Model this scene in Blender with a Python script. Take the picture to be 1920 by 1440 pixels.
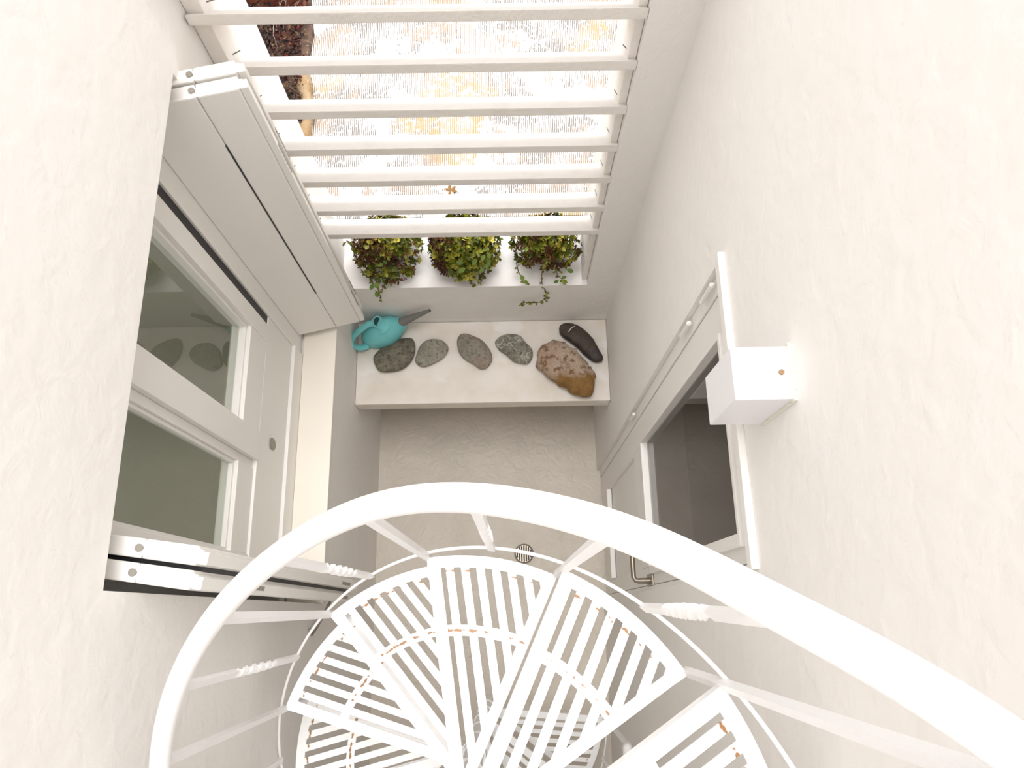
import bpy, bmesh, math, random
from math import sin, cos, pi, radians as rad
from mathutils import Vector, Matrix, noise
random.seed(7)
for o in list(bpy.data.objects): bpy.data.objects.remove(o)
SC = bpy.context.scene
C = SC.collection
H = 3.77            # eye height above the courtyard floor; positions below are written relative to the eye, lifted at the end

# ------------------------------------------------------------------ camera
f_px, pitch, yaw, roll = 1413.77, rad(72.947), rad(-0.990), rad(-0.058)
fw = Vector((0, cos(pitch), -sin(pitch))); ri = Vector((1, 0, 0)); up = ri.cross(fw)
Zr = Matrix.Rotation(yaw, 3, 'Z'); fw, ri, up = Zr @ fw, Zr @ ri, Zr @ up
ri, up = cos(roll) * ri + sin(roll) * up, -sin(roll) * ri + cos(roll) * up
cam = bpy.data.cameras.new('camera'); cam.sensor_width = 36; cam.lens = f_px * 36 / 1920; cam.clip_start = .02
co = bpy.data.objects.new('camera', cam); C.objects.link(co)
m3 = Matrix((ri, up, -fw)).transposed()
co.matrix_world = Matrix.Translation((0, 0, H)) @ m3.to_4x4()
SC.camera = co

# ------------------------------------------------------------------ sky and exposure
w = bpy.data.worlds.new('sky'); SC.world = w; w.use_nodes = True
bgn = w.node_tree.nodes['Background']; bgn.inputs[0].default_value = (.95, .965, 1.0, 1); bgn.inputs[1].default_value = .52
sun = bpy.data.lights.new('hazy_sun', 'SUN'); sun.energy = 1.7; sun.angle = rad(48); sun.color = (1, .99, .985)
so = bpy.data.objects.new('hazy_sun', sun); C.objects.link(so); so.rotation_euler = (rad(-9), rad(3), 0); so.location = (0, 0, 8)
SC.view_settings.view_transform = 'Standard'; SC.view_settings.look = 'None'; SC.view_settings.gamma = 1
SC.view_settings.use_curve_mapping = False
SC.view_settings.exposure = 1.52

# ------------------------------------------------------------------ helpers
def mat(name, col, rough=.6, metal=0, bump=None, var=None, spec=.5):
    """bump=(scale, strength, distortion); var=(scale, colour2, lo, hi) mixes a second colour by noise"""
    m = bpy.data.materials.new(name); m.use_nodes = True; n = m.node_tree; b = n.nodes['Principled BSDF']
    b.inputs['Base Color'].default_value = (*col, 1); b.inputs['Roughness'].default_value = rough
    b.inputs['Metallic'].default_value = metal; b.inputs['Specular IOR Level'].default_value = spec
    tc = n.nodes.new('ShaderNodeTexCoord')
    last = None
    for v in (var or []):
        nz = n.nodes.new('ShaderNodeTexNoise'); nz.inputs['Scale'].default_value = v[0]; nz.inputs['Detail'].default_value = 6
        n.links.new(tc.outputs['Object'], nz.inputs['Vector'])
        mr = n.nodes.new('ShaderNodeMapRange'); mr.inputs[1].default_value = v[2]; mr.inputs[2].default_value = v[3]
        n.links.new(nz.outputs['Fac'], mr.inputs[0])
        mx = n.nodes.new('ShaderNodeMix'); mx.data_type = 'RGBA'
        n.links.new(mr.outputs[0], mx.inputs[0])
        if last: n.links.new(last, mx.inputs[6])
        else: mx.inputs[6].default_value = (*col, 1)
        mx.inputs[7].default_value = (*v[1], 1); last = mx.outputs[2]
    if last: n.links.new(last, b.inputs['Base Color'])
    if bump:
        nz = n.nodes.new('ShaderNodeTexNoise'); nz.inputs['Scale'].default_value = bump[0]; nz.inputs['Detail'].default_value = 5
        nz.inputs['Distortion'].default_value = bump[2] if len(bump) > 2 else 0
        n.links.new(tc.outputs['Object'], nz.inputs['Vector'])
        bp = n.nodes.new('ShaderNodeBump'); bp.inputs['Strength'].default_value = bump[1]; bp.inputs['Distance'].default_value = .01
        n.links.new(nz.outputs['Fac'], bp.inputs['Height']); n.links.new(bp.outputs[0], b.inputs['Normal'])
    return m

def box(bm, x0, x1, y0, y1, z0, z1, bev=0, M=None):
    vs = [bm.verts.new((x, y, z)) for x in (x0, x1) for y in (y0, y1) for z in (z0, z1)]
    fs = [bm.faces.new([vs[i] for i in q]) for q in ((0, 1, 3, 2), (4, 6, 7, 5), (0, 4, 5, 1), (2, 3, 7, 6), (0, 2, 6, 4), (1, 5, 7, 3))]
    if bev:
        es = list({e for f in fs for e in f.edges})
        r = bmesh.ops.bevel(bm, geom=es, offset=bev, segments=2, affect='EDGES', profile=.6)
        vs = list({v for f in r['faces'] for v in f.verts})
    if M is not None:
        allv = set()
        for v in vs: allv.add(v)
        bmesh.ops.transform(bm, matrix=M, verts=list(allv))
    return vs

def prism(bm, pts, z0, z1, M=None):
    a = [bm.verts.new((x, y, z0)) for x, y in pts]; b = [bm.verts.new((x, y, z1)) for x, y in pts]
    n = len(pts); bm.faces.new(a[::-1]); bm.faces.new(b)
    for i in range(n): bm.faces.new((a[i], a[(i + 1) % n], b[(i + 1) % n], b[i]))
    if M is not None: bmesh.ops.transform(bm, matrix=M, verts=a + b)

def sweep(bm, path, prof, closed=False, twist=None, scale=None, up0=Vector((0, 0, 1)), cap=True):
    """sweep a 2-D profile along a path"""
    P = [Vector(p) for p in path]; rings = []
    for i, p in enumerate(P):
        t = (P[min(i + 1, len(P) - 1)] - P[max(i - 1, 0)]).normalized()
        u = up0 - up0.dot(t) * t
        if u.length < 1e-4: u = Vector((0, 1, 0)) - t.y * t
        u.normalize(); s = t.cross(u)
        a = twist[i] if twist else 0; k = scale[i] if scale else 1
        rings.append([bm.verts.new(p + k * ((x * cos(a) - y * sin(a)) * s + (x * sin(a) + y * cos(a)) * u)) for x, y in prof])
    n = len(prof)
    for i in range(len(rings) - 1):
        for j in range(n):
            bm.faces.new((rings[i][j], rings[i][(j + 1) % n], rings[i + 1][(j + 1) % n], rings[i + 1][j]))
    if cap:
        bm.faces.new(rings[0][::-1]); bm.faces.new(rings[-1])
    return rings

def circ(r, n=12): return [(r * cos(2 * pi * i / n), r * sin(2 * pi * i / n)) for i in range(n)]
def rect(a, b): return [(-a / 2, -b / 2), (a / 2, -b / 2), (a / 2, b / 2), (-a / 2, b / 2)]

def cyl(bm, a, b, r, r2=None, n=16):
    a, b = Vector(a), Vector(b); d = (b - a).normalized()
    sweep(bm, [a, b], circ(1, n), scale=[r, r if r2 is None else r2], up0=Vector((0, 0, 1)) if abs(d.z) < .9 else Vector((0, 1, 0)))

def lathe(bm, prof, n=32, cx=0, cy=0):
    rings = [[bm.verts.new((cx + r * cos(2 * pi * i / n), cy + r * sin(2 * pi * i / n), z)) for i in range(n)] for r, z in prof]
    for a, b in zip(rings, rings[1:]):
        for i in range(n): bm.faces.new((a[i], a[(i + 1) % n], b[(i + 1) % n], b[i]))
    bm.faces.new(rings[0][::-1]); bm.faces.new(rings[-1])

def obj(name, bm, m, parent=None, smooth=False, loc=None):
    me = bpy.data.meshes.new(name); bmesh.ops.recalc_face_normals(bm, faces=bm.faces[:]); bm.to_mesh(me); bm.free()
    if smooth:
        for p in me.polygons: p.use_smooth = True
        if smooth != 'all':
            try: me.set_sharp_from_angle(angle=rad(smooth if smooth is not True else 40))
            except Exception: pass
    for k in (m if isinstance(m, (list, tuple)) else [m]): me.materials.append(k)
    o = bpy.data.objects.new(name, me); C.objects.link(o)
    if parent: o.parent = parent
    if loc is not None: o.location = loc
    return o
def B(): return bmesh.new()
def bobj(name, m, dims, parent=None, bev=.0015, **k):
    bm = B(); box(bm, *dims, bev=bev); return obj(name, bm, m, parent, **k)
def struct(o, label=None):
    o['kind'] = 'structure'
    if label: o['label'] = label
    return o
def tag(o, label, cat, group=None, kind=None):
    o['label'] = label; o['category'] = cat
    if group: o['group'] = group
    if kind: o['kind'] = kind
    return o
def empty(name, loc=(0, 0, 0)):
    o = bpy.data.objects.new(name, None); C.objects.link(o); o.location = loc; o.empty_display_size = .1; return o
def rebase(o, loc):
    """put the origin of a mesh thing at its base without moving it"""
    loc = Vector(loc); o.data.transform(Matrix.Translation(-loc)); o.location = loc
def rooted(name, loc):
    """an Empty at a base; parts are written in absolute coordinates, so each is shifted back by the caller's parent inverse"""
    o = empty(name, loc); return o
def adopt(root):
    """children of a thing were modelled in place: shift their meshes so they sit right under the root's location"""
    T = Matrix.Translation(-root.location)
    seen = set()
    def go(o):
        for c in o.children:
            if c.type == 'MESH' and c.data.name not in seen:
                c.data.transform(T); seen.add(c.data.name)
            go(c)
    go(root)

# ------------------------------------------------------------------ materials
WALL = (.925, .89, .852)
M_wall = mat('plaster white', WALL, .75, bump=(20, .24, .5), var=[(3.5, (.905, .867, .825), .35, .7), (60, (.865, .825, .775), .66, .78)], spec=.25)
M_brush = mat('brushed limewash', WALL, .55, bump=(14, .55, 1.6), var=[(5, (.88, .85, .80), .4, .7)], spec=.4)
M_floor = mat('painted cement floor', (.70, .635, .545), .42, bump=(16, .5, 2.0), var=[(6, (.64, .58, .49), .4, .7), (120, (.45, .4, .33), .74, .8)])
M_shelf = mat('painted shelf', (.86, .80, .725), .5, bump=(30, .12), var=[(9, (.80, .73, .63), .42, .66), (6, (.91, .87, .82), .56, .64), (90, (.72, .68, .60), .72, .82)])
M_wood = mat('white lacquered wood', (.91, .88, .835), .42, bump=(60, .06), spec=.4)
M_raw = mat('weathered white slat paint', (.90, .855, .80), .6, bump=(90, .25), var=[(14, (.84, .79, .73), .5, .75)])
M_cream = mat('cream sill paint', (.93, .87, .765), .45, bump=(40, .05))
M_metal = mat('white enamel on iron', (.94, .925, .91), .38, bump=(120, .08), spec=.5)
M_dark = mat('black rubber and gap shade', (.02, .02, .022), .5)  # window gasket rubber, and painted shade in gaps and openings
M_slot_shade = mat('grey gap', (.10, .09, .085), .7)  # dark colour painting the shade in the post slots
M_steel = mat('brushed steel', (.30, .26, .21), .35, metal=.9)
M_bolt = mat('grey bolt', (.36, .33, .29), .5, metal=.6)
M_lamp = mat('white powder coat', (.90, .885, .90), .4, bump=(200, .04))
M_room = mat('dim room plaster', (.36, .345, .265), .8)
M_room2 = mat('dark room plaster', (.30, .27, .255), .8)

def glass_mat(name, tint, ior=1.5):
    m = bpy.data.materials.new(name); m.use_nodes = True; n = m.node_tree; n.nodes.clear()
    out = n.nodes.new('ShaderNodeOutputMaterial'); mix = n.nodes.new('ShaderNodeMixShader'); ge = n.nodes.new('ShaderNodeNewGeometry'); inv = n.nodes.new('ShaderNodeMath'); inv.operation = 'SUBTRACT'; inv.inputs[0].default_value = 1; mu = n.nodes.new('ShaderNodeMath'); mu.operation = 'MULTIPLY'
    tr = n.nodes.new('ShaderNodeBsdfTransparent'); tr.inputs[0].default_value = (*tint, 1)
    gl = n.nodes.new('ShaderNodeBsdfGlossy'); gl.inputs['Roughness'].default_value = .0
    fr = n.nodes.new('ShaderNodeFresnel'); fr.inputs[0].default_value = ior
    n.links.new(ge.outputs['Backfacing'], inv.inputs[1]); n.links.new(inv.outputs[0], mu.inputs[0]); n.links.new(fr.outputs[0], mu.inputs[1]); n.links.new(mu.outputs[0], mix.inputs[0]); n.links.new(tr.outputs[0], mix.inputs[1]); n.links.new(gl.outputs[0], mix.inputs[2])
    n.links.new(mix.outputs[0], out.inputs[0]); return m
M_glass = glass_mat('window glass', (.86, .88, .84), 1.9)
M_glass2 = glass_mat('door glass', (.5, .47, .45), 1.55)

def rust_metal():
    """enamel that rusts where the slats are welded: at their outer ends and where they cross the strap"""
    m = mat('rusting white enamel', (.94, .925, .91), .38, bump=(120, .08)); n = m.node_tree; b = n.nodes['Principled BSDF']
    tc = n.nodes.new('ShaderNodeTexCoord'); sp = n.nodes.new('ShaderNodeSeparateXYZ'); n.links.new(tc.outputs['Object'], sp.inputs[0])
    cb = n.nodes.new('ShaderNodeCombineXYZ'); n.links.new(sp.outputs[0], cb.inputs[0]); n.links.new(sp.outputs[1], cb.inputs[1])
    ln = n.nodes.new('ShaderNodeVectorMath'); ln.operation = 'LENGTH'; n.links.new(cb.outputs[0], ln.inputs[0])
    def near(r, wd):
        a = n.nodes.new('ShaderNodeMath'); a.operation = 'SUBTRACT'; a.inputs[1].default_value = r; n.links.new(ln.outputs['Value'], a.inputs[0])
        c = n.nodes.new('ShaderNodeMath'); c.operation = 'ABSOLUTE'; n.links.new(a.outputs[0], c.inputs[0])
        d = n.nodes.new('ShaderNodeMapRange'); d.inputs[1].default_value = wd; d.inputs[2].default_value = 0; n.links.new(c.outputs[0], d.inputs[0]); return d.outputs[0]
    mx = n.nodes.new('ShaderNodeMath'); mx.operation = 'MAXIMUM'; n.links.new(near(.466, .016), mx.inputs[0]); n.links.new(near(.347, .016), mx.inputs[1])
    oi = n.nodes.new('ShaderNodeObjectInfo'); ad = n.nodes.new('ShaderNodeVectorMath'); ad.operation = 'ADD'
    sc = n.nodes.new('ShaderNodeVectorMath'); sc.operation = 'SCALE'; sc.inputs['Scale'].default_value = 37.0
    cr = n.nodes.new('ShaderNodeCombineXYZ')
    for i in range(3): n.links.new(oi.outputs['Random'], cr.inputs[i])
    n.links.new(cr.outputs[0], sc.inputs[0]); n.links.new(tc.outputs['Object'], ad.inputs[0]); n.links.new(sc.outputs[0], ad.inputs[1])
    nz = n.nodes.new('ShaderNodeTexNoise'); nz.inputs['Scale'].default_value = 55; nz.inputs['Detail'].default_value = 4; n.links.new(ad.outputs[0], nz.inputs['Vector'])
    mu = n.nodes.new('ShaderNodeMath'); mu.operation = 'MULTIPLY'; n.links.new(mx.outputs[0], mu.inputs[0]); n.links.new(nz.outputs['Fac'], mu.inputs[1])
    rp = n.nodes.new('ShaderNodeMapRange'); rp.inputs[1].default_value = .455; rp.inputs[2].default_value = .53; n.links.new(mu.outputs[0], rp.inputs[0])
    ramp = n.nodes.new('ShaderNodeMix'); ramp.data_type = 'RGBA'; n.links.new(rp.outputs[0], ramp.inputs[0])
    ramp.inputs[6].default_value = (.94, .925, .91, 1); ramp.inputs[7].default_value = (.36, .17, .055, 1)
    n.links.new(ramp.outputs[2], b.inputs['Base Color']); return m
M_rust = rust_metal()

# ------------------------------------------------------------------ key measures (metres, eye at the origin)
XL, XR = -.66, .44          # faces of the two long walls
YB, YN = 1.25, -1.05        # face of the back wall, face of the wall behind the stairs
ZF, ZT = -3.77, .7         # floor, top of the walls
SILL = -2.75
OPX0, OPX1 = -.69, .3215    # louvred opening in the back wall

# ------------------------------------------------------------------ structure
bm = B(); box(bm, -1.3, .9, -1.4, YB + .05, ZF - .15, ZF); struct(obj('floor', bm, M_floor))
def panel(bm, X0, X1, ya, yb, za, zb, sub=.05, bulge=0): box(bm, X0, X1, ya, yb, za, zb)
# left wall with its window opening (Y .05-1.10, z -2.72..-1.262)
WY0, WY1, WZ0, WZ1 = .050, 1.098, -2.72, -1.262
bm = B()
box(bm, -1.0, XL, YN - .3, WY0, ZF, ZT)
box(bm, -1.0, XL, WY1, YB, ZF, SILL)
box(bm, -1.0, OPX0, WY1, 1.60, SILL, ZT)
box(bm, -1.0, XL, WY0, WY1, ZF, WZ0)
box(bm, -1.0, XL, WY0, WY1, WZ1, ZT)
bmesh.ops.remove_doubles(bm, verts=bm.verts[:], dist=1e-5)
struct(obj('wall_left', bm, M_wall))
# thin plaster skin that brings the strip beyond the jamb down from the window head to the sill
# right wall with the door opening
DY0, DY1, DZ1 = .070, .693, -1.372
bm = B()
box(bm, XR, .62, YN - .3, DY0, ZF, ZT); box(bm, XR, .62, DY1, YB + .35, ZF, ZT); box(bm, XR, .62, DY0, DY1, DZ1, ZT)
struct(obj('wall_right', bm, M_wall))
bm = B()
box(bm, -1.0, .62, YB, 1.56, ZF - .15, SILL); box(bm, OPX1, XR, YB, 1.56, SILL, ZT)
struct(obj('wall_back', bm, M_wall))
bm = B(); box(bm, -1.0, .62, YN - .25, YN, ZF, ZT); struct(obj('wall_front', bm, M_brush))
# masonry ledge with the stones
bm = B(); box(bm, XL + .001, XR - .001, .8745, YB - .001, -3.200, -3.116, bev=.006)
tag(obj('masonry_shelf', bm, M_shelf), 'white painted masonry shelf across the end of the courtyard, carrying the stones and watering can', 'shelf')

# ---- rooms behind the glass
def room(x0, x1, y0, y1, za, zb_, far, gap):  # gap: unseen far opening, added to let skylight brighten the room
    """shell of a room whose far wall has an unseen opening, added so the sky brightens the room"""
    bm = B(); t = .05
    box(bm, x0, x1, y0 - t, y0, za - t, zb_ + t); box(bm, x0, x1, y1, y1 + t, za - t, zb_ + t)
    box(bm, x0, x1, y0, y1, za - t, za); box(bm, x0, x1, y0, y1, zb_, zb_ + t)
    fx = (x0 - t, x0) if far < 0 else (x1, x1 + t); g0, g1, h0, h1 = gap
    box(bm, *fx, y0 - t, g0, za - t, zb_ + t); box(bm, *fx, g1, y1 + t, za - t, zb_ + t)
    box(bm, *fx, g0, g1, za - t, h0); box(bm, *fx, g0, g1, h1, zb_ + t)
    return bm
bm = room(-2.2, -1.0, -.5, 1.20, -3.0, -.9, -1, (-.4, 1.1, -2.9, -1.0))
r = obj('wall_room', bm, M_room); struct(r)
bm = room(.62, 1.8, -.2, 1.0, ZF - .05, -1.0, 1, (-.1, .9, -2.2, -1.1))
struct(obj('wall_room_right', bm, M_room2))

# ------------------------------------------------------------------ louvre screen
posts = [(OPX0 + .001, -.650), (.300, OPX1 - .001)]
lou = rooted('louvre_screen', (-.18, 1.36, SILL))
tag(lou, 'white wooden louvre screen of long tilted slats above the potted plants', 'louvre')
for a, b in posts:
    bobj('post', M_raw, (a, b, 1.272, 1.452, SILL + .0, .5), lou, bev=.002)
zb = [-2.338, -2.182, -2.012, -1.849, -1.683, -1.515, -1.352, -1.184, -1.016]
th = rad(41); T = .0235; D = .155
for i, z in enumerate(zb):
    bm = B(); prism(bm, [(0, 0), (D * cos(th), -D * sin(th)), (D * cos(th), .031 - D * sin(th)), (0, .031)], 0, 1)
    bmesh.ops.bevel(bm, geom=bm.edges[:], offset=.002, segments=2, affect='EDGES')
    bmesh.ops.transform(bm, matrix=Matrix(((0, 0, 1, 0), (1, 0, 0, 0), (0, 1, 0, 0), (0, 0, 0, 1))), verts=bm.verts[:])
    x0 = OPX0 + .004; x1 = OPX1 + .002 - .0005 * i
    M = Matrix.Translation((x0, 1.250, z)) @ Matrix.Diagonal((x1 - x0, 1, 1, 1))
    bmesh.ops.transform(bm, matrix=M, verts=bm.verts[:])
    # slight bow and paint unevenness
    for v in bm.verts: v.co.z += .0015 * noise.noise(Vector((v.co.x * 3, i, 0)))
    obj('slat', bm, M_raw, lou)
# dark strip on the post, standing in for the shaded slot around every slat
for z in zb[:7]:
    for a, b in posts:
        side = b if a < 0 else a
        bm = B(); sgn = 1 if a < 0 else -1
        M = Matrix.Translation((side, 1.2705, z + .008)) @ Matrix.Rotation(-th, 4, 'X')
        box(bm, -.001 if sgn > 0 else -.0006, .0006 if sgn > 0 else .001, .024, .085, T - .0005, T + .0022, M=M)
        obj('slot_gap', bm, M_slot_shade, lou)
adopt(lou)

# ------------------------------------------------------------------ left window
win = struct(empty('window_1', (-.82, .57, WZ0)))
FX = -.79
def wb(name, x0, x1, y0, y1, z0, z1, m=M_wood, bev=.003, par=win): return bobj(name, m, (x0, x1, y0, y1, z0, z1), par, bev=bev)
wb('frame_jamb', -.87, FX + .004, .962, WY1 + .0, WZ0, WZ1)
wb('frame_jamb', -.87, FX + .004, WY0, .105, WZ0, WZ1)
wb('frame_head', -.87, FX + .004, .105, .962, -1.32, WZ1)
wb('gasket', -.86, FX - .004, .932, .962, -2.36, -1.32, M_dark, .001)
wb('frame_panel', -.87, FX, .105, .962, -2.605, -2.325)
wb('frame_threshold', -.87, FX + .012, .105, .962, WZ0, -2.605)
# far leaf
for nm, dims in (('leaf_stile', (-.85, FX + .002, .872, .930, -2.325, -1.33)), ('leaf_stile', (-.85, FX + .006, .478, .566, -2.325, -1.33)),
                 ('leaf_rail', (-.85, FX, .566, .872, -2.325, -2.175)), ('leaf_rail', (-.85, FX, .566, .872, -1.42, -1.33)),
                 ('leaf_stile', (-.85, FX - .012, .452, .478, -2.325, -1.33)), ('leaf_stile', (-.85, FX - .004, .107, .19, -2.325, -1.33)),
                 ('leaf_rail', (-.85, FX - .008, .19, .452, -2.325, -2.19)), ('leaf_rail', (-.85, FX - .008, .19, .452, -1.42, -1.33))):
    wb(nm, *dims)
# glazing beads and panes
for y0, y1, zz, off in ((.566, .872, -2.175, 0), (.19, .452, -2.19, -.008)):
    for d in ((y0, y0 + .010, zz, -1.42), (y1 - .010, y1, zz, -1.42)):
        wb('glazing_bead', -.825, FX - .012 + off, d[0], d[1], d[2], d[3], bev=.002)
    wb('glazing_bead', -.825, FX - .012 + off, y0 + .01, y1 - .01, zz, zz + .012, bev=.002)
    wb('pane', -.828, -.822, y0, y1, zz, -1.42, M_glass, 0)
bm = B(); prism(bm, [(.032 * cos(a), .020 * sin(a)) for a in [i * pi / 8 for i in range(16)]], 0, .003,
                M=Matrix.Translation((FX, .560, -2.46)) @ Matrix.Rotation(pi / 2, 4, 'Y'))
obj('drain_cover', bm, M_bolt, win)
adopt(win)
# window sill
bm = B(); box(bm, FX + .0125, XL + .006, WY0 + .001, WY1 - .001, WZ0 + .0005, WZ0 + .014, bev=.003)
struct(obj('trim_1', bm, M_cream))

# ------------------------------------------------------------------ folding shutters
def shutter(name, hinge, ang, label, sgn, L=.252):
    """two hinged leaves folded together, each of two boards with a slot between, standing out from the wall"""
    r = rooted(name, (hinge[0], hinge[1], -2.66)); r.rotation_euler = (0, 0, ang)
    tag(r, label, 'shutter', 'folding shutters of the left window')
    z0, z1 = 0, 1.322; TH = .034
    for k in range(2):
        o = sgn * k * (TH + .008); y0, y1 = sorted((o, o + sgn * TH))
        if k == 0 and sgn > 0: pass
        core = bobj('leaf', M_wood, (.004, L - .010, y0 + .006, y1 - .006, z0 + .002, z1 - .004), r, bev=.001)
        # boards
        for x0, x1 in ((0, L * .57 - .0006), (L * .57 + .0006, L - .018)):
            bobj('board', M_wood, (x0, x1, y0, y1, z0, z1), core, bev=.004)
        bobj('edge_lip', M_wood, (L - .0165, L, y0 + .003, y1 - .009 * 1, z0, z1 - .003), core, bev=.002)
        bobj('slot_shade', M_dark, (L * .57 - .0022, L * .57 + .0022, y0 - .0003, y1 + .0003, .31, 1.15), core, bev=0)  # black strip standing in for the shade in the slot between boards
        for bx in (.54,):
            bm = B(); cyl(bm, (L * bx, (y0 + y1) / 2, z1 - .002), (L * bx, (y0 + y1) / 2, z1 + .004), .007, n=10)
            obj('bolt', bm, M_bolt, core)
        for zz in (.12, .98):
            bobj('hinge_plate', M_bolt, (L - .0005, L + .001, y0 + .012, y1 - .013, zz, zz + .12), core, bev=0)
    bobj('leaf_gap_shade', M_dark, (.02, L - .02, *sorted((sgn * TH - .002 * sgn, sgn * (TH + .010))), .02, 1.28), r, bev=0)  # black filler painting the shade between the two folded leaves
    return r
shutter('folding_shutter', (-.785, 1.022), rad(12.5), 'white double-leaf folding shutter at the far side of the left window, below the louvre slats', 1)
shutter('folding_shutter', (-.785, .162), rad(-8.5), 'white double-leaf folding shutter at the near side of the left window, above the handrail', -1, .264)

# wire stay under the near shutter
hk = rooted('shutter_stay', (XL, -.04, -2.56)); tag(hk, 'small bent wire shutter stay on the left wall under the near shutter', 'hook')
bm = B(); box(bm, XL, XL + .010, -.052, -.030, -2.60, -2.555, bev=.002); obj('bracket', bm, M_bolt, hk)
bm = B(); sweep(bm, [(XL + .012, -.040, -2.58), (XL + .016, -.02, -2.62), (XL + .020, .048, -2.735), (XL + .022, .056, -2.745), (XL + .012, .060, -2.79)], circ(.0035, 8)); obj('rod', bm, M_bolt, hk, smooth=True)
bm = B(); sweep(bm, [(XL + .012, -.050, -2.57), (XL + .016, -.03, -2.61), (XL + .026, .035, -2.72), (XL + .026, .056, -2.745)], circ(.0022, 8)); obj('spring', bm, M_bolt, hk, smooth=True)
adopt(hk)

# ------------------------------------------------------------------ right door
door = struct(empty('door_1', (XR, .38, ZF)))
DX = XR + .018
def db(name, x0, x1, y0, y1, z0, z1, m=M_wood, bev=.003): return bobj(name, m, (x0, x1, y0, y1, z0, z1), door, bev=bev)
db('frame_jamb', DX - .004, DX + .06, .655, DY1, ZF, DZ1); db('frame_jamb', DX - .004, DX + .06, DY0, .085, ZF, DZ1)
db('frame_head', XR - .014, DX + .06, DY0, DY1 - .0, DZ1 - .03, DZ1 - .002)
GY0, GY1, GZ0, GZ1 = .146, .556, -2.53, -1.515
db('leaf_stile', DX, DX + .04, GY1, .653, ZF + .01, DZ1 - .034); db('leaf_stile', DX, DX + .04, .087, GY0, ZF + .01, DZ1 - .034)
db('leaf_rail', DX, DX + .04, GY0, GY1, GZ1, DZ1 - .034); db('leaf_rail', DX, DX + .04, GY0, GY1, -2.72, GZ0)
db('leaf_panel', DX + .012, DX + .03, GY0, GY1, -3.52, -2.72, bev=0); db('leaf_rail', DX, DX + .04, GY0, GY1, ZF + .01, -3.52)
for d in ((.128, .572, -2.745, -2.72), (.128, .572, -3.52, -3.495), (.128, .150, -3.495, -2.745), (.550, .572, -3.495, -2.745)):
    db('panel_moulding', DX + .001, DX + .02, *d, bev=.006)
db('drip_rail', DX - .012, DX + .01, .15, .55, -3.50, -3.47, bev=.004)
for d in ((.120, .566, GZ1 - .001, GZ1 + .014), (.120, .566, GZ0 - .012, GZ0 + .008), (.120, .147, GZ0, GZ1), (.555, .566, GZ0, GZ1)):
    db('glazing_bead', DX - .010, DX + .02, *d, bev=.002)
db('pane', DX + .012, DX + .017, GY0, GY1, GZ0, GZ1, M_glass2, 0)
for za, zb_ in ((-1.585, -1.49), (-1.80, -1.712), (-2.66, -2.58)):
    bm = B(); cyl(bm, (XR + .003, .672, za), (XR + .003, .672, zb_), .0055, n=12); cyl(bm, (XR + .003, .672, zb_), (XR + .003, .672, zb_ + .006), .0065, .003, n=12)
    obj('hinge', bm, M_wood, door, smooth=True)
bm = B(); box(bm, DX - .006, DX, .082, .122, -2.60, -2.50, bev=.002)
h = obj('handle_plate', bm, M_steel, door)
bm = B(); cyl(bm, (DX - .006, .100, -2.55), (DX - .045, .100, -2.55), .010, .009)
sweep(bm, [(DX - .040, .100, -2.55), (DX - .052, .102, -2.55), (DX - .058, .112, -2.55), (DX - .058, .20, -2.552), (DX - .058, .235, -2.552)], circ(.008, 12))
obj('handle', bm, M_steel, h, smooth=True)
adopt(door)

# ------------------------------------------------------------------ wall lamp
lp = rooted('wall_lamp', (XR, .351, -1.268)); tag(lp, 'white box-shaped wall lamp on the right wall above the door', 'lamp')
bobj('lamp_body', M_lamp, (.347, XR - .004, .308, .394, -1.268, -1.108), lp, bev=.0025)
bobj('back_plate', mat('stained mounting plate', (.84, .82, .72), .6, var=[(260, (.35, .29, .16), .62, .7)]), (XR - .005, XR, .304, .398, -1.264, -1.102), lp, bev=.001)
bm = B(); cyl(bm, (XR - .018, .351, -1.1085), (XR - .018, .351, -1.105), .0045, n=10); obj('screw', bm, mat('rusty screw', (.40, .26, .14), .7, metal=.3), lp)
adopt(lp)

# ------------------------------------------------------------------ floor drain
dr = rooted('floor_drain', (.063, .287, ZF)); tag(dr, 'round slotted metal drain cover in the courtyard floor', 'drain')
bm = B(); lathe(bm, [(.048, ZF + .0005), (.048, ZF + .004), (.044, ZF + .005), (.040, ZF + .003), (.0, ZF + .003)][:4], cx=.063, cy=.287); obj('rim', bm, M_steel, dr)
for i in range(7):
    x = .063 - .033 + i * .011; hl = math.sqrt(max(.0, .038 ** 2 - (x - .063) ** 2))
    bobj('slot', M_dark, (x - .0036, x + .0036, .287 - hl, .287 + hl, ZF + .0045, ZF + .0062), dr, bev=0)
adopt(dr)

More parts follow.
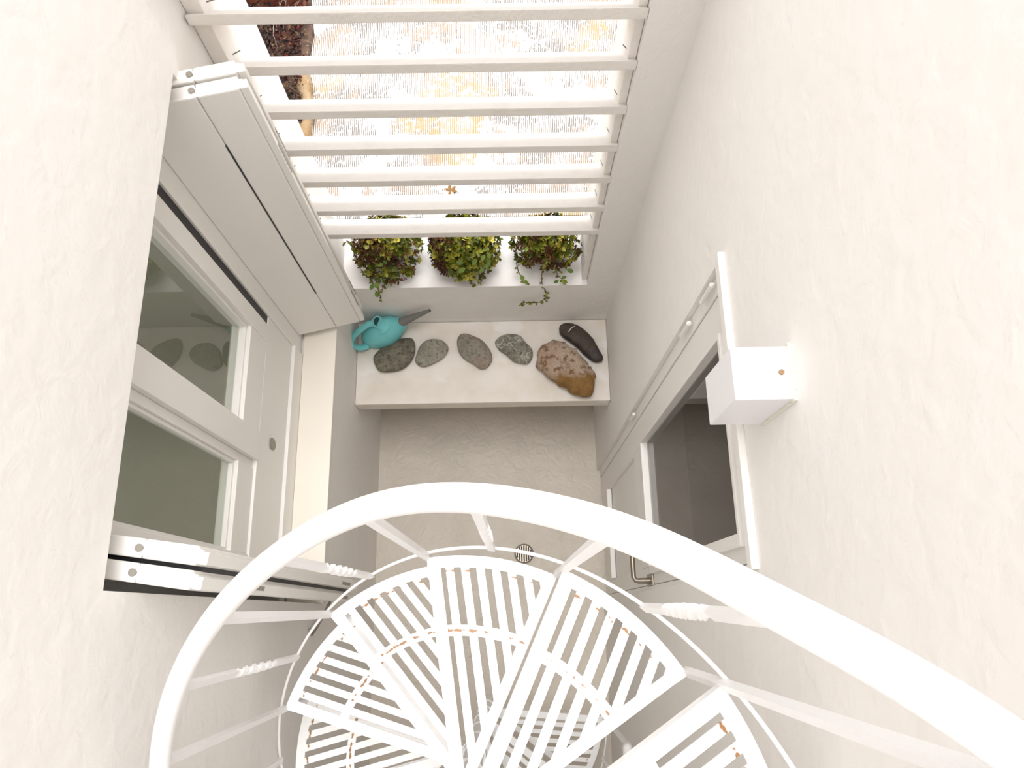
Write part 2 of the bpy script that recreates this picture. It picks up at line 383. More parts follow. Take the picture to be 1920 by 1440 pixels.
# ------------------------------------------------------------------ outside ground
def ground_mat():
    m = bpy.data.materials.new('sun bleached cement'); m.use_nodes = True; n = m.node_tree; b = n.nodes['Principled BSDF']; b.inputs['Roughness'].default_value = .9
    tc = n.nodes.new('ShaderNodeTexCoord')
    def nz(scale, vec=None, det=5, dis=0):
        a = n.nodes.new('ShaderNodeTexNoise'); a.inputs['Scale'].default_value = scale; a.inputs['Detail'].default_value = det; a.inputs['Distortion'].default_value = dis
        n.links.new(vec or tc.outputs['Object'], a.inputs['Vector']); return a.outputs['Fac']
    def rng(v, a, c):
        r = n.nodes.new('ShaderNodeMapRange'); r.inputs[1].default_value = a; r.inputs[2].default_value = c; n.links.new(v, r.inputs[0]); return r.outputs[0]
    def mul(a, c):
        r = n.nodes.new('ShaderNodeMath'); r.operation = 'MULTIPLY'; n.links.new(a, r.inputs[0]); n.links.new(c, r.inputs[1]); return r.outputs[0]
    def mix(f, a, c):
        r = n.nodes.new('ShaderNodeMix'); r.data_type = 'RGBA'; n.links.new(f, r.inputs[0])
        for k, v in ((6, a), (7, c)):
            if isinstance(v, tuple): r.inputs[k].default_value = (*v, 1)
            else: n.links.new(v, r.inputs[k])
        return r.outputs[2]
    mp = n.nodes.new('ShaderNodeMapping'); mp.inputs['Scale'].default_value = (1, .06, 1); n.links.new(tc.outputs['Object'], mp.inputs['Vector'])
    wv = n.nodes.new('ShaderNodeTexWave'); wv.inputs['Scale'].default_value = 38; wv.inputs['Distortion'].default_value = .7; wv.inputs['Detail'].default_value = 2
    n.links.new(tc.outputs['Object'], wv.inputs['Vector'])
    stripes = rng(wv.outputs['Fac'], .35, .85)
    patches = rng(nz(4.5), .40, .54)
    grain = rng(nz(60), .36, .56)
    c = mix(rng(mul(mul(stripes, patches), grain), .03, .26), (.95, .93, .90), (.15, .12, .10))
    och = rng(nz(2.6, det=3), .53, .63)
    c = mix(rng(mul(mul(och, rng(wv.outputs['Fac'], -.3, .8)), rng(nz(30), .36, .56)), .03, .55), c, (.36, .26, .12))
    c2 = mul(rng(nz(5.5, det=4), .50, .58), mul(stripes, rng(nz(55), .4, .55)))
    c = mix(rng(c2, .05, .5), c, (.30, .19, .11))
    n.links.new(c, b.inputs['Base Color'])
    bp = n.nodes.new('ShaderNodeBump'); bp.inputs['Strength'].default_value = .5; bp.inputs['Distance'].default_value = .004
    n.links.new(wv.outputs['Fac'], bp.inputs['Height']); n.links.new(bp.outputs[0], b.inputs['Normal']); return m
M_ground = ground_mat()
GZ = SILL - .02
bm = B(); box(bm, -3.5, 3.5, 1.575, 6.5, GZ - .3, GZ); struct(obj('ground', bm, M_ground))
bm = B(); box(bm, -3.5, -1.0, -1.3, 1.575, GZ - .3, GZ - .01)
bm.free()

# planting bed of dead plants
bed = rooted('planting_bed', (-1.35, 2.3, GZ)); tag(bed, 'neglected planting bed of dry brown plants outside the louvre screen', 'flower bed')
M_soil = mat('dry soil', (.115, .07, .045), .95, bump=(40, .9), var=[(25, (.06, .035, .028), .4, .6), (60, (.33, .22, .13), .6, .7)])
edge = [(-.87, 1.62), (-.87, 1.80), (-.865, 1.93), (-.86, 2.0), (-.86, 2.12), (-.86, 2.18), (-.855, 2.35), (-.84, 2.5), (-.865, 2.7), (-.87, 3.4)]
bm = B(); prism(bm, edge + [(-2.4, 3.4), (-2.4, 1.62)], GZ, GZ + .03); obj('soil', bm, M_soil, bed)
def leaf_shape(bm, p, d, nrm, L, W, col=None, lay=None, curl=.15):
    d = d.normalized(); s = d.cross(nrm)
    if s.length < 1e-3: s = d.orthogonal()
    s.normalize(); n_ = s.cross(d).normalized()
    pts = [(0, 0, 0), (.3, .75, .06), (.62, 1.0, .03), (.88, .55, -.1), (1, 0, -.2), (.88, -.55, -.1), (.62, -1.0, .03), (.3, -.75, .06)]
    vs = [bm.verts.new(p + d * (t * L) + s * (u * W * .5) + n_ * (q * curl * L * 5 * .2)) for t, u, q in pts]
    mid = bm.verts.new(p + d * (.55 * L) - n_ * (.08 * L))
    for i in range(8):
        f = bm.faces.new((vs[i], vs[(i + 1) % 8], mid))
        if lay: 
            for l in f.loops: l[lay] = col
def rv(s=1): return Vector((random.gauss(0, s), random.gauss(0, s), random.gauss(0, s)))
def leaf_mat(name, rough=.5, trans=.15):
    m = bpy.data.materials.new(name); m.use_nodes = True; n = m.node_tree; b = n.nodes['Principled BSDF']
    a = n.nodes.new('ShaderNodeVertexColor'); a.layer_name = 'tint'; n.links.new(a.outputs['Color'], b.inputs['Base Color']); b.inputs['Roughness'].default_value = rough
    return m
M_leaf = leaf_mat('succulent leaf'); M_dry = leaf_mat('dry leaf', .9)
bm = B(); lay = bm.loops.layers.color.new('tint')
cols = [(.10, .055, .04, 1), (.20, .11, .075, 1), (.34, .22, .12, 1), (.13, .035, .04, 1), (.42, .30, .20, 1), (.06, .04, .035, 1)]
for i in range(5200):
    x = random.uniform(-1.25, -.86); y = random.uniform(1.64, 2.95)
    lim = -.86 + .05 * noise.noise(Vector((0, y * 4, 3)))
    if x > lim: x = lim - .02
    p = Vector((x, y, GZ + .03 + random.random() ** 2 * .09))
    d = rv(); d.z = abs(d.z) * .5 + .05
    c = random.choice(cols)
    if y > 2.2 and x > -1.0 and random.random() < .6: c = (.30, .10, .07, 1)
    leaf_shape(bm, p, d, rv(), random.uniform(.012, .035), random.uniform(.005, .012), c, lay)
s = obj('dry_foliage', bm, M_dry, bed); s['kind'] = 'stuff'
bm = B(); 
for i in range(60):
    x = random.uniform(-1.2, -.92); y = random.uniform(1.9, 2.8); p = Vector((x, y, GZ + .04)); path = [p]
    d = Vector((random.gauss(0, .5), random.gauss(0, .5), 1)).normalized()
    for k in range(5): p = p + d * .03; d = (d + rv(.25)).normalized(); path.append(p)
    sweep(bm, path, circ(.0018, 5), scale=[1, .9, .8, .7, .5, .3])
s = obj('twigs', bm, mat('pale twig', (.50, .42, .38), .9), bed); s['kind'] = 'stuff'
adopt(bed)
# weathered log at the edge of the bed
M_bark = mat('pale bark', (.34, .24, .14), .9, bump=(30, .9, 2), var=[(18, (.30, .19, .09), .45, .6), (50, (.48, .38, .26), .6, .7)])
bm = B()
path = [(-.845 + .012 * sin(t * 5), 1.93 + t * .34, GZ + .040) for t in [i / 14 for i in range(15)]]
rg = sweep(bm, path, circ(.034, 14), scale=[.8 + .18 * sin(i * 1.3) for i in range(15)])
for v in bm.verts: v.co += .008 * noise.noise_vector(v.co * 22)
o = obj('driftwood_log', bm, M_bark, smooth=True); rebase(o, (-.845, 2.1, GZ)); tag(o, 'pale weathered log edging the dry planting bed', 'log')
# rust red box
tb = bobj('terracotta_trough', mat('rusted terracotta', (.30, .085, .035), .8, bump=(30, .4), var=[(12, (.14, .035, .03), .45, .65)]), (-1.22, -.875, 2.60, 2.86, GZ + .03, GZ + .20), bev=.012)
rebase(tb, (-1.04, 2.73, GZ + .03)); tag(tb, 'rust red trough at the far end of the dry planting bed', 'trough')

def pxz(x, y, z):
    d = fw + (x - 960) / f_px * ri - (y - 720) / f_px * up
    return d * (z / d.z)
# fallen leaf on the ground outside
lf = pxz(846, 357, GZ + .004); bm = B(); lay = bm.loops.layers.color.new('tint')
for a in (-.3, .8, 1.9, 2.9, 4.3):
    leaf_shape(bm, lf, Vector((cos(a), sin(a), .12)), Vector((0, 0, 1)), .028, .012, (.50, .34, .03, 1), lay)
o = obj('fallen_leaf', bm, M_leaf); rebase(o, (lf.x, lf.y, GZ)); tag(o, 'yellow star-shaped fallen leaf on the white ground beyond the louvre slats', 'leaf')

# ------------------------------------------------------------------ stones
def stone(name, pts, z, hgt, m, label, seed, rough=.0, power=2.6):
    """pts: outline on the shelf; a rounded pebble or rock with that outline"""
    cx = sum(p[0] for p in pts) / len(pts); cy = sum(p[1] for p in pts) / len(pts)
    K = 56; poly = [Vector((p[0] - cx, p[1] - cy, 0)) for p in pts]; n = len(poly)
    def cr(i, t):
        p0, p1, p2, p3 = poly[(i - 1) % n], poly[i % n], poly[(i + 1) % n], poly[(i + 2) % n]
        return .5 * ((2 * p1) + (p2 - p0) * t + (2 * p0 - 5 * p1 + 4 * p2 - p3) * t * t + (3 * p1 - p0 - 3 * p2 + p3) * t ** 3)
    out = [cr(int(k * n / K), (k * n / K) % 1) for k in range(K)]
    bm = B(); rings = []
    N = 12
    for j in range(1, N):
        a = -pi / 2 + pi * j / N; rr = abs(cos(a)) ** (2 / power); zz = sin(a); zz = (abs(zz) ** .9) * (1 if zz > 0 else -1)
        rings.append([bm.verts.new((o.x * rr, o.y * rr, hgt / 2 * (1 + zz))) for o in out])
    b0 = bm.verts.new((0, 0, 0)); t0 = bm.verts.new((0, 0, hgt))
    for a, b in zip(rings, rings[1:]):
        for i in range(K): bm.faces.new((a[i], a[(i + 1) % K], b[(i + 1) % K], b[i]))
    for i in range(K):
        bm.faces.new((b0, rings[0][(i + 1) % K], rings[0][i])); bm.faces.new((t0, rings[-1][i], rings[-1][(i + 1) % K]))
    for v in bm.verts:
        s = v.co * 9 + Vector((seed, 0, 0)); v.co += .004 * noise.noise_vector(s)
        if rough: v.co += rough * noise.noise_vector(v.co * 30 + Vector((seed, 5, 0))) + rough * .5 * noise.noise_vector(v.co * 75)
        v.co.z = max(v.co.z, 0)
    o = obj(name, bm, m, smooth='all', loc=(cx, cy, z)); tag(o, label, 'stone', 'stones on the shelf'); return o
def outline(L, z=-3.10): return [tuple(pxz(x, y, z)[:2]) for x, y in L]

def pebble_mat(name, c1, c2, vein=None, vs=9, warm=None):
    m = mat(name, c1, .7, bump=(70, .45), var=[(24, c2, .40, .60), (65, tuple(x * .55 for x in c1), .52, .66)] + ([(13, warm, .55, .68)] if warm else []) + [(170, tuple(min(1, x * 1.5) for x in c2), .62, .72)])
    if vein:
        n = m.node_tree; b = n.nodes['Principled BSDF']; src = b.inputs['Base Color'].links[0].from_socket
        tc = [q for q in n.nodes if q.type == 'TEX_COORD'][0]
        fac = None
        for sc, wdt in vein:
            vo = n.nodes.new('ShaderNodeTexVoronoi'); vo.feature = 'DISTANCE_TO_EDGE'; vo.inputs['Scale'].default_value = sc
            nz = n.nodes.new('ShaderNodeTexNoise'); nz.inputs['Scale'].default_value = 14; n.links.new(tc.outputs['Object'], nz.inputs['Vector'])
            ad = n.nodes.new('ShaderNodeMix'); ad.data_type = 'VECTOR'; ad.inputs[0].default_value = .13
            n.links.new(tc.outputs['Object'], ad.inputs[4]); n.links.new(nz.outputs['Color'], ad.inputs[5]); n.links.new(ad.outputs[1], vo.inputs['Vector'])
            mr = n.nodes.new('ShaderNodeMapRange'); mr.inputs[1].default_value = wdt; mr.inputs[2].default_value = wdt * .35; n.links.new(vo.outputs['Distance'], mr.inputs[0])
            if fac:
                mm = n.nodes.new('ShaderNodeMath'); mm.operation = 'MAXIMUM'; n.links.new(fac, mm.inputs[0]); n.links.new(mr.outputs[0], mm.inputs[1]); fac = mm.outputs[0]
            else: fac = mr.outputs[0]
        sc_ = n.nodes.new('ShaderNodeMath'); sc_.operation = 'MULTIPLY'; sc_.inputs[1].default_value = .8; n.links.new(fac, sc_.inputs[0])
        mx = n.nodes.new('ShaderNodeMix'); mx.data_type = 'RGBA'; n.links.new(sc_.outputs[0], mx.inputs[0]); n.links.new(src, mx.inputs[6]); mx.inputs[7].default_value = (.50, .48, .42, 1)
        n.links.new(mx.outputs[2], b.inputs['Base Color'])
    return m
S1 = [(701, 672), (708, 660), (722, 650), (740, 640), (757, 635), (772, 635), (779, 645), (779, 660), (773, 676), (762, 688), (748, 696), (728, 699), (713, 697), (706, 688)]
S2 = [(779, 678), (781, 665), (788, 650), (798, 640), (812, 636), (828, 638), (839, 648), (839, 660), (830, 672), (815, 680), (800, 686), (788, 686)]
S3 = [(857, 640), (862, 628), (873, 625), (887, 629), (903, 637), (915, 650), (922, 665), (921, 678), (911, 690), (898, 691), (888, 684), (873, 676), (862, 664), (858, 652)]
S4 = [(928, 642), (935, 632), (948, 627), (965, 627), (978, 632), (987, 644), (997, 654), (998, 668), (990, 681), (978, 682), (962, 678), (948, 665), (936, 656)]
S5 = [(1005, 672), (1012, 652), (1026, 642), (1046, 640), (1064, 648), (1082, 660), (1097, 677), (1107, 692), (1115, 705), (1114, 724), (1108, 742), (1092, 745), (1074, 738), (1058, 727), (1040, 716), (1022, 703), (1008, 690)]
S6 = [(1047, 617), (1052, 608), (1066, 605), (1082, 610), (1099, 621), (1112, 637), (1122, 655), (1131, 670), (1128, 678), (1114, 679), (1098, 668), (1080, 650), (1062, 636), (1050, 627)]
stone('pebble', outline(S1), -3.116, .040, pebble_mat('dark olive stone', (.135, .122, .085), (.21, .19, .135), warm=(.09, .075, .05)), 'darkest olive green oval pebble touching the watering can', 1)
stone('pebble', outline(S2), -3.116, .030, pebble_mat('pale green stone', (.25, .235, .175), (.33, .31, .245), vein=[(26, .012)]), 'small pale green oval pebble, second from the watering can', 2)
stone('pebble', outline(S3), -3.116, .034, pebble_mat('grey brown stone', (.24, .215, .165), (.31, .28, .22), warm=(.25, .17, .13)), 'greyish brown smooth pebble in the middle of the row, third from the watering can', 3)
stone('pebble', outline(S4), -3.116, .032, pebble_mat('white veined stone', (.16, .15, .105), (.25, .235, .18), vein=[(8.5, .022), (22, .022)]), 'green pebble crossed by white veins, next to the rough rock', 4)
def rock_mat():
    m = mat('crusted brown rock', (.44, .31, .22), .9, bump=(60, 1.0, 1), var=[(9, (.52, .40, .31), .4, .6), (38, (.22, .13, .07), .52, .64), (120, (.70, .62, .52), .62, .7)])
    n = m.node_tree; b = n.nodes['Principled BSDF']; src = b.inputs['Base Color'].links[0].from_socket
    tc = [q for q in n.nodes if q.type == 'TEX_COORD'][0]
    mp = n.nodes.new('ShaderNodeVectorMath'); mp.operation = 'DOT_PRODUCT'; mp.inputs[1].default_value = (.1, -1, 0); n.links.new(tc.outputs['Object'], mp.inputs[0])
    nz = n.nodes.new('ShaderNodeTexNoise'); nz.inputs['Scale'].default_value = 20; n.links.new(tc.outputs['Object'], nz.inputs['Vector'])
    a = n.nodes.new('ShaderNodeMath'); a.operation = 'MULTIPLY_ADD'; a.inputs[1].default_value = .12; n.links.new(nz.outputs['Fac'], a.inputs[0]); n.links.new(mp.outputs['Value'], a.inputs[2])
    mr = n.nodes.new('ShaderNodeMapRange'); mr.inputs[1].default_value = .085; mr.inputs[2].default_value = .115; n.links.new(a.outputs[0], mr.inputs[0])
    mx = n.nodes.new('ShaderNodeMix'); mx.data_type = 'RGBA'; n.links.new(mr.outputs[0], mx.inputs[0]); n.links.new(src, mx.inputs[6])
    n2 = n.nodes.new('ShaderNodeTexNoise'); n2.inputs['Scale'].default_value = 30; n.links.new(tc.outputs['Object'], n2.inputs['Vector'])
    cr = n.nodes.new('ShaderNodeMix'); cr.data_type = 'RGBA'; n.links.new(n2.outputs['Fac'], cr.inputs[0]); cr.inputs[6].default_value = (.16, .08, .02, 1); cr.inputs[7].default_value = (.40, .22, .07, 1)
    n.links.new(cr.outputs[2], mx.inputs[7]); n.links.new(mx.outputs[2], b.inputs['Base Color']); return m
stone('rock', outline(S5, -3.08), -3.116, .085, rock_mat(), 'large rough brown rock with a pinkish crust, front right of the shelf', 5, rough=.012, power=3.0)
dk = stone('rock', outline(S6, -3.09), -3.116, .05, mat('black brown stone', (.050, .036, .026), .6, bump=(50, .6), var=[(14, (.085, .065, .045), .4, .65), (12, (.035, .025, .035), .5, .7)]), 'long black-brown rock with a short white streak, far right of the shelf', 6, rough=.003)
# white quartz streak on the dark rock
bm = B(); a = pxz(1066, 622, -3.064); b = pxz(1078, 611, -3.066)
mid = (a + b) / 2 + Vector((-.002, .003, .003))
sweep(bm, [a, mid, b], circ(.0026, 6), scale=[.6, 1, .4])
q = obj('quartz_streak', bm, mat('quartz', (.72, .68, .60), .5)); q.data.transform(Matrix.Translation(-dk.location)); q.parent = dk; q['label'] = 'white streak'

# ------------------------------------------------------------------ watering can
M_teal = mat('turquoise plastic', (.20, .62, .63), .42, spec=.4); M_spout = mat('grey plastic', (.20, .19, .18), .5)
wc = rooted('watering_can', (-.545, 1.165, -3.116)); tag(wc, 'turquoise plastic watering can with a grey spout on the shelf', 'watering can')
ax = rad(17); A = Vector((cos(ax), sin(ax), 0)); S = Vector((-sin(ax), cos(ax), 0)); O = Vector((-.543, 1.186, -3.116))
bm = B(); rings = []
# body: stacked ovals, shifted towards the spout as they rise
prof = [(0, .070, .050, 0), (.004, .078, .056, 0), (.03, .088, .062, .002), (.065, .088, .060, .008), (.095, .074, .050, .016), (.118, .052, .036, .020), (.132, .030, .024, .018), (.140, .024, .022, .012)]
K = 36
for z, a_, b_, sh in prof:
    rings.append([bm.verts.new(O + A * (a_ * cos(t) * (1 if cos(t) > 0 else 1.12) + sh) + S * (b_ * sin(t)) + Vector((0, 0, z))) for t in [2 * pi * i / K for i in range(K)]])
for r1, r2 in zip(rings, rings[1:]):
    for i in range(K): bm.faces.new((r1[i], r1[(i + 1) % K], r2[(i + 1) % K], r2[i]))
bm.faces.new(rings[0][::-1]); bm.faces.new(rings[-1])
body = obj('body', bm, M_teal, wc, smooth='all')
# filler neck with a rim and a dark mouth
N0 = pxz(708, 604, -2.972); Nb = O + A * .012 + Vector((0, 0, .115))
bm = B(); sweep(bm, [Nb, (Nb + N0) / 2, N0], circ(.024, 24), scale=[1.7, 1.12, 1], up0=S)
nk = obj('filler_neck', bm, M_teal, wc, smooth=True)
bm = B(); ringp = [N0 + A * (.0195 * cos(t)) + S * (.025 * sin(t)) + Vector((0, 0, .001)) for t in [2 * pi * i / 32 for i in range(33)]]
sweep(bm, ringp, circ(.0035, 8), cap=False); obj('rim', bm, M_teal, nk, smooth='all')
bm = B(); pts = [N0 + A * (.0195 * cos(t)) + S * (.025 * sin(t)) + Vector((0, 0, .0015)) for t in [2 * pi * i / 32 for i in range(32)]]
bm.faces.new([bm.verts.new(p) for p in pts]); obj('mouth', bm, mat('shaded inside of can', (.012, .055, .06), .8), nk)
# handle: a band from the neck back over the far end and down to the body's tail
bm = B()
E_ = pxz(662, 634, -3.02)
hp = [N0 + Vector((0, 0, -.012)) - A * .012, pxz(693, 607, -2.980), pxz(680, 615, -2.985), pxz(668, 625, -2.995), pxz(660, 636, -3.015), pxz(663, 647, -3.045), pxz(676, 652, -3.070), pxz(690, 648, -3.085)]
hp = [Vector(p) for p in hp]
# smooth
hs = []
for i in range(len(hp) - 1):
    p0, p1, p2, p3 = hp[max(i - 1, 0)], hp[i], hp[i + 1], hp[min(i + 2, len(hp) - 1)]
    for k in range(5):
        t = k / 5; hs.append(.5 * ((2 * p1) + (p2 - p0) * t + (2 * p0 - 5 * p1 + 4 * p2 - p3) * t * t + (3 * p1 - p0 - 3 * p2 + p3) * t ** 3))
hs.append(hp[-1])
sweep(bm, hs, [(.009 * cos(t), .015 * sin(t)) for t in [2 * pi * i / 12 for i in range(12)]], up0=S); obj('handle', bm, M_teal, wc, smooth='all')
# collar and spout
c0 = O + A * .075 + Vector((0, 0, .075)); c1 = pxz(754, 603, -3.010); tip = pxz(806, 582, -2.93)
bm = B(); sweep(bm, [c0, (c0 * .4 + c1 * .6), c1], circ(.026, 20), scale=[1.5, 1.0, .95], up0=Vector((0, 0, 1))); obj('collar', bm, M_teal, wc, smooth=True)
bm = B(); d = (tip - c1).normalized(); sweep(bm, [c1 - d * .005, c1 + d * .005, tip - d * .006, tip], circ(.022, 18), scale=[.95, .92, .30, .36]); sp = obj('spout', bm, M_spout, wc, smooth=True); sp['label'] = 'grey tapered spout'
bm = B(); cyl(bm, tip - d * .002, tip + d * .0006, .0055, n=12); obj('spout_mouth', bm, M_dark, sp)
adopt(wc)

# ------------------------------------------------------------------ potted succulents
M_pot = mat('dark brown pot', (.075, .045, .04), .5, bump=(60, .1)); M_soil2 = mat('potting soil', (.035, .024, .018), .95, bump=(90, .8))
M_stem = mat('reddish stem', (.20, .115, .06), .7)
G = [(.40, .43, .07, 1), (.48, .50, .09, 1), (.58, .57, .14, 1), (.27, .32, .07, 1), (.66, .62, .24, 1)]
Rd = [(.38, .23, .13, 1), (.28, .165, .10, 1), (.50, .34, .19, 1), (.30, .13, .10, 1)]
def plant(x, y, r, h, ext, label, n, dry, seed, trails=(), big=(), side=None):
    random.seed(seed)
    root = rooted('potted_succulent', (x, y, SILL)); tag(root, label, 'potted plant', 'potted succulents under the louvre screen')
    bm = B(); lathe(bm, [(r * .66, SILL), (r * .72, SILL + .01), (r * .95, SILL + h * .85), (r * 1.03, SILL + h * .86), (r * 1.04, SILL + h), (r * .97, SILL + h), (r * .93, SILL + h * .88), (.004, SILL + h * .88)], 36, x, y)
    pot = obj('pot', bm, M_pot, root, smooth=True)
    bm = B(); lathe(bm, [(r * .9, SILL + h * .87), (r * .88, SILL + h * .93), (.01, SILL + h * .96)], 24, x, y); obj('soil', bm, M_soil2, root)
    bms = [B(), B()]; lays = [b.loops.layers.color.new('tint') for b in bms]; sb = B()
    top = SILL + h
    for i in range(n):
        # stem tip inside a low cushion whose outline bulges over the rim
        a = random.uniform(0, 2 * pi); q = random.random() ** .55
        ex = ext(a) * 1.14; R_ = r * ex * q
        z = top + .055 * (1 - q * q) + random.uniform(-.02, .025) - max(0, R_ - r) * .5
        p = Vector((x + R_ * cos(a), y + R_ * sin(a), z))
        kind = dry(p.x - x, p.y - y)
        out = Vector((cos(a) * (.3 + q), sin(a) * (.3 + q), .9 - .5 * q)) + rv(.25)
        L = random.uniform(.013, .024)
        # a rosette of four to six leaves
        k = random.choice((4, 5, 6)); ph = random.random() * 6; out.normalize(); u = out.orthogonal().normalized(); v = out.cross(u)
        c = random.choice(Rd if random.random() < kind else G)
        t_ = 1 if c in Rd else 0
        for j in range(k):
            aa = ph + 2.39996 * j; d = u * cos(aa) + v * sin(aa) + out * random.uniform(.2, .9)
            f_ = random.uniform(.8, 1.15); cc = (c[0] * f_, c[1] * f_, c[2] * f_, 1)
            leaf_shape(bms[t_], p + rv(.0015), d, out, L * random.uniform(.7, 1.1), L * random.uniform(.45, .7) * (.6 if t_ else 1), cc, lays[t_])
        if i % 5 == 0:
            sweep(sb, [Vector((x + R_ * .5 * cos(a), y + R_ * .5 * sin(a), top - .01)), (p + Vector((x, y, top))) / 2 + Vector((0, 0, .01)), p], circ(.0014, 5), scale=[1, .9, .7])
    for tr in trails:
        P = [Vector(pxz(px, py, zz)) for px, py, zz in tr]
        sweep(sb, P, circ(.0018, 6), scale=[1.3 - .7 * i / len(P) for i in range(len(P))])
        for i in range(len(P) - 1):
            for k in range(6):
                p = P[i].lerp(P[i + 1], k / 6)
                if i < len(P) * .3 and k % 3: continue
                c = random.choice(G[:4]); leaf_shape(bms[0], p, rv() + Vector((0, -.6, .2)), Vector((0, -.3, 1)), random.uniform(.010, .018), random.uniform(.006, .010), c, lays[0])
    o = obj('stems', sb, M_stem, root); o['kind'] = 'stuff'
    o = obj('foliage', bms[0], M_leaf, root); o['kind'] = 'stuff'
    o = obj('withered_foliage', bms[1], M_dry, root); o['kind'] = 'stuff'
    for px, py, sz, ang in big:
        b = B(); lb = b.loops.layers.color.new('tint'); p = Vector(pxz(px, py, -2.60)) 
        c = random.choice(((.36, .46, .10, 1), (.42, .50, .12, 1), (.30, .42, .10, 1)))
        leaf_shape(b, p, Vector((cos(ang), sin(ang), .15)), Vector((0, -.2, 1)), sz, sz * .62, c, lb, curl=.25)
        obj('leaf', b, M_leaf, root)
    adopt(root)
plant(-.475, 1.395, .092, .10, lambda a: 1.12 + .28 * cos(a) * (cos(a) > 0) + .35 * max(0, -sin(a)) ** 3, 'potted succulent with brown withered stems on its left, nearest the far shutter', 760,
      lambda dx, dy: .75 if dx < -.0 and dy > -.08 else .28, 11,
      trails=[[(700, 500, -2.66), (704, 522, -2.70), (708, 540, -2.74), (713, 556, -2.79), (716, 566, -2.82)], [(690, 500, -2.66), (697, 525, -2.72), (703, 545, -2.77)], [(722, 505, -2.66), (722, 528, -2.71), (716, 548, -2.76)],
              [(660, 455, -2.60), (652, 452, -2.6), (643, 456, -2.6)]],
      big=[(705, 545, .03, 5.0), (712, 530, .028, 4.0), (698, 532, .028, 4.6), (708, 500, .026, .5), (725, 495, .024, 2.2), (735, 470, .024, 3.6)])
plant(-.175, 1.385, .118, .095, lambda a: 1.02 + .12 * cos(a), 'largest potted succulent, in the middle, with bright green oval leaves', 950,
      lambda dx, dy: .8 if dx < -.05 else .12, 12,
      trails=[[(905, 515, -2.66), (903, 527, -2.70), (897, 533, -2.73)], [(880, 520, -2.66), (885, 532, -2.7), (893, 536, -2.72)]],
      big=[(868, 478, .030, 1.9), (882, 470, .030, 1.4), (876, 486, .030, .8), (890, 482, .034, 1.5), (902, 489, .028, 1.0), (873, 502, .034, 3.8), (886, 498, .032, 1.1), (906, 502, .026, .4), (898, 512, .026, .7), (912, 496, .026, .9), (903, 470, .024, .2), (893, 462, .026, 2.6), (878, 458, .024, 1.2), (918, 486, .024, 1.6), (870, 494, .03, 3.0)])
plant(.158, 1.395, .082, .10, lambda a: 1.15 + .3 * abs(cos(a)) , 'potted succulent with long trailing stems hanging over the edge, rightmost of the three', 560,
      lambda dx, dy: .55 if dx < .03 else .25, 13,
      trails=[[(1018, 500, -2.64), (1015, 522, -2.70), (1017, 535, -2.76), (1025, 549, -2.80), (1024, 560, -2.83), (1010, 567, -2.86), (995, 568, -2.88), (982, 567, -2.89), (973, 573, -2.90)],
              [(1040, 500, -2.64), (1045, 515, -2.68), (1053, 523, -2.70), (1060, 527, -2.71)], [(968, 492, -2.62), (972, 510, -2.66), (982, 525, -2.70), (988, 533, -2.73)]],
      big=[(1052, 522, .022, .3), (1055, 526, .022, 5.2), (1048, 526, .022, 3.6), (978, 515, .028, 4.9), (984, 525, .024, 5.2), (1062, 505, .030, 5.8), (990, 462, .026, 4.3)])

# ------------------------------------------------------------------ spiral staircase
PX, PY, R = -.1144, -.3742, .4977
phi0, dphi, z0, h = rad(194.01), rad(32.2), -2.3255, .2301
K0, K1 = -5, 6
st = rooted('spiral_staircase', (PX, PY, ZF)); tag(st, 'white iron spiral staircase with slatted treads and curved tube handrail', 'staircase')
def P3(a, r, z): return Vector((r * cos(a), r * sin(a), z - ZF))
bm = B(); cyl(bm, (0, 0, 0), (0, 0, z0 + K1 * h - ZF + .9), .028, n=24); obj('pole', bm, M_metal, st, smooth=True)
# tread frame in local coordinates: left (leading) edge along angle 0, the tread sweeps clockwise to -W
W = rad(32.4); bw = .026; fl = .030; tk = .004
def band(bm, r0, r1, za, zb_, a0, a1, n=14):
    A_ = []
    for i in range(n + 1):
        a = a0 + (a1 - a0) * i / n
        A_.append([bm.verts.new((r * cos(a), r * sin(a), z)) for r, z in ((r0, za), (r1, za), (r1, zb_), (r0, zb_))])
    for p, q in zip(A_, A_[1:]):
        for j in range(4): bm.faces.new((p[j], p[(j + 1) % 4], q[(j + 1) % 4], q[j]))
    bm.faces.new(A_[0][::-1]); bm.faces.new(A_[-1])
bm = B()
band(bm, R - .024, R, -tk, .0007, .0012, -W - .0012); band(bm, R - .004, R, -fl, -tk, 0, -W)
box(bm, .02, R - .004, -bw, 0, -tk, 0); box(bm, .02, R - .004, -.004, 0, -fl, -tk)
Mr = Matrix.Rotation(-W, 4, 'Z')
box(bm, .02, R - .004, 0, .022, -tk - .0005, -.0005, M=Mr); box(bm, .02, R - .004, 0, .004, -fl, -tk, M=Mr)
lathe(bm, [(.034, -.05), (.034, .004)], 20)
tread_me = obj('tread', bm, M_metal, st); proto = tread_me
subs = []
for j in range(1, 9):
    y = -bw / 2 - .0325 * j * .985; y0, y1 = y - .0085, y + .0085
    # cut by the right-hand radial bar and by the outer arc
    t = math.tan(W)
    def xin(yy): return (-yy) / t + .02 * 0
    xa0, xa1 = xin(y0) + .012, xin(y1) + .012
    xb0, xb1 = math.sqrt((R - .012) ** 2 - y0 ** 2), math.sqrt((R - .012) ** 2 - y1 ** 2)
    if xb0 - xa0 < .02: continue
    bm = B(); prism(bm, [(xa1, y1), (xa0, y0), (xb0, y0), (xb1, y1)], -tk + .0008, .0006); subs.append(obj('slat', bm, M_rust, proto))
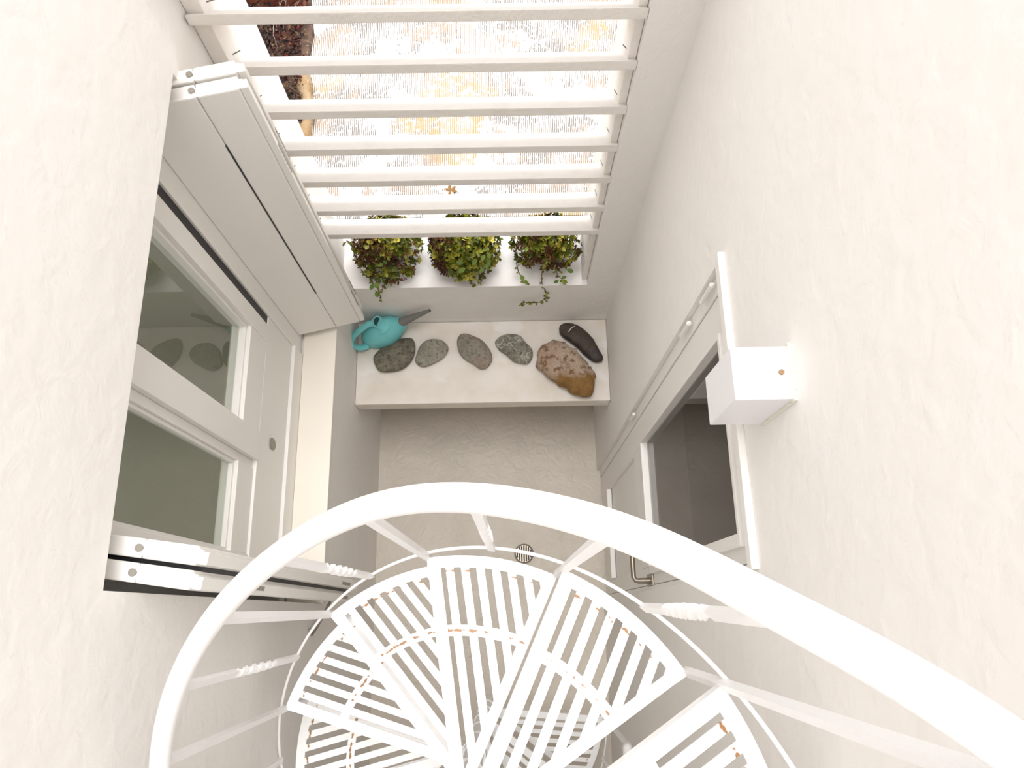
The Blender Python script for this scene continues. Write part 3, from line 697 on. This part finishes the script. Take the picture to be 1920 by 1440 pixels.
bm = B(); band(bm, .336, .358, -tk - .004, -tk, -.02, -W + .02); subs.append(obj('cross_strap', bm, M_rust, proto))
bm = B(); 
bm.free()
for a in (-.018, -W + .018):
    bm = B(); cyl(bm, ((R - .013) * cos(a), (R - .013) * sin(a), -.001), ((R - .013) * cos(a), (R - .013) * sin(a), .003), .005, n=8)
    subs.append(obj('bolt_head', bm, M_rust, proto))
for k in range(K0, K1 + 1):
    if k == K0: t_ = proto
    else:
        t_ = proto.copy(); C.objects.link(t_); t_.parent = st
        for s_ in subs: c_ = s_.copy(); C.objects.link(c_); c_.parent = t_
    t_.location = (0, 0, z0 + k * h - ZF); t_.rotation_euler = (0, 0, phi0 - k * dphi)
# ring rod and handrail (helices)
def zk(a): return (phi0 - a) / dphi
RR = .4900; zr = -1.590
def bend_at(a):
    a = math.degrees(a); return .010 * math.exp(-((a - 92) / 18) ** 2) - .006 * math.exp(-((a - 52) / 10) ** 2) + .006 * math.exp(-((a - 34) / 10) ** 2)
def helix(r, zz, ka, kb, n, bend=0): 
    out = []
    for i in range(n + 1):
        k = ka + (kb - ka) * i / n; a = math.degrees(phi0 - k * dphi)
        # the hand-bent rail strays a few millimetres from a true helix
        dr = bend * (.010 * math.exp(-((a - 92) / 18) ** 2) - .006 * math.exp(-((a - 52) / 10) ** 2) + .006 * math.exp(-((a - 34) / 10) ** 2))
        out.append(P3(phi0 - k * dphi, r + dr, zz + h * k))
    return out
bm = B(); sweep(bm, helix(R + .010, z0 + .004, K0, K1, 220), circ(.0034, 8)); obj('ring_rod', bm, M_metal, st, smooth='all')
bm = B(); sweep(bm, helix(RR, zr, K0, K1 + .6, 260, 1), circ(.0163, 20)); obj('handrail', bm, M_metal, st, smooth='all')
# balusters
n_b = 0
for k in range(K0, K1 + 1):
    a = phi0 - k * dphi
    zb0 = z0 + (k - 1) * h - .03 if k > K0 else ZF
    zt = zr + k * h - .010
    bm = B(); sweep(bm, [P3(a, R + .004, zb0), P3(a, RR + bend_at(a), zt)], rect(.013, .013), up0=Vector((cos(a), sin(a), 0))); obj('baluster', bm, M_metal, st)
    if k < K1:
        a = phi0 - (k + .5) * dphi; zb0 = z0 + (k + .5) * h; zt = zr + (k + .5) * h - .010
        N = 90; path, tw, sc = [], [], []
        for i in range(N + 1):
            t = i / N; path.append(P3(a, (R + .008) * (1 - t) + (RR + bend_at(a)) * t, zb0 + (zt - zb0) * t))
            u = min(1, max(0, (t - .28) / .36)); tw.append(u * pi * 5); sc.append(1 + .25 * math.sin(u * pi) * abs(math.sin(u * pi * 5 + .5)) )
        bm = B(); sweep(bm, path, rect(.014, .009), twist=tw, scale=sc, up0=Vector((cos(a), sin(a), 0))); obj('twisted_baluster', bm, M_metal, st)

# ------------------------------------------------------------------ lift everything so that the floor lies at z = 0
for o in list(C.objects):
    if o.parent is None and o.type not in ('CAMERA', 'LIGHT'): o.location.z += H
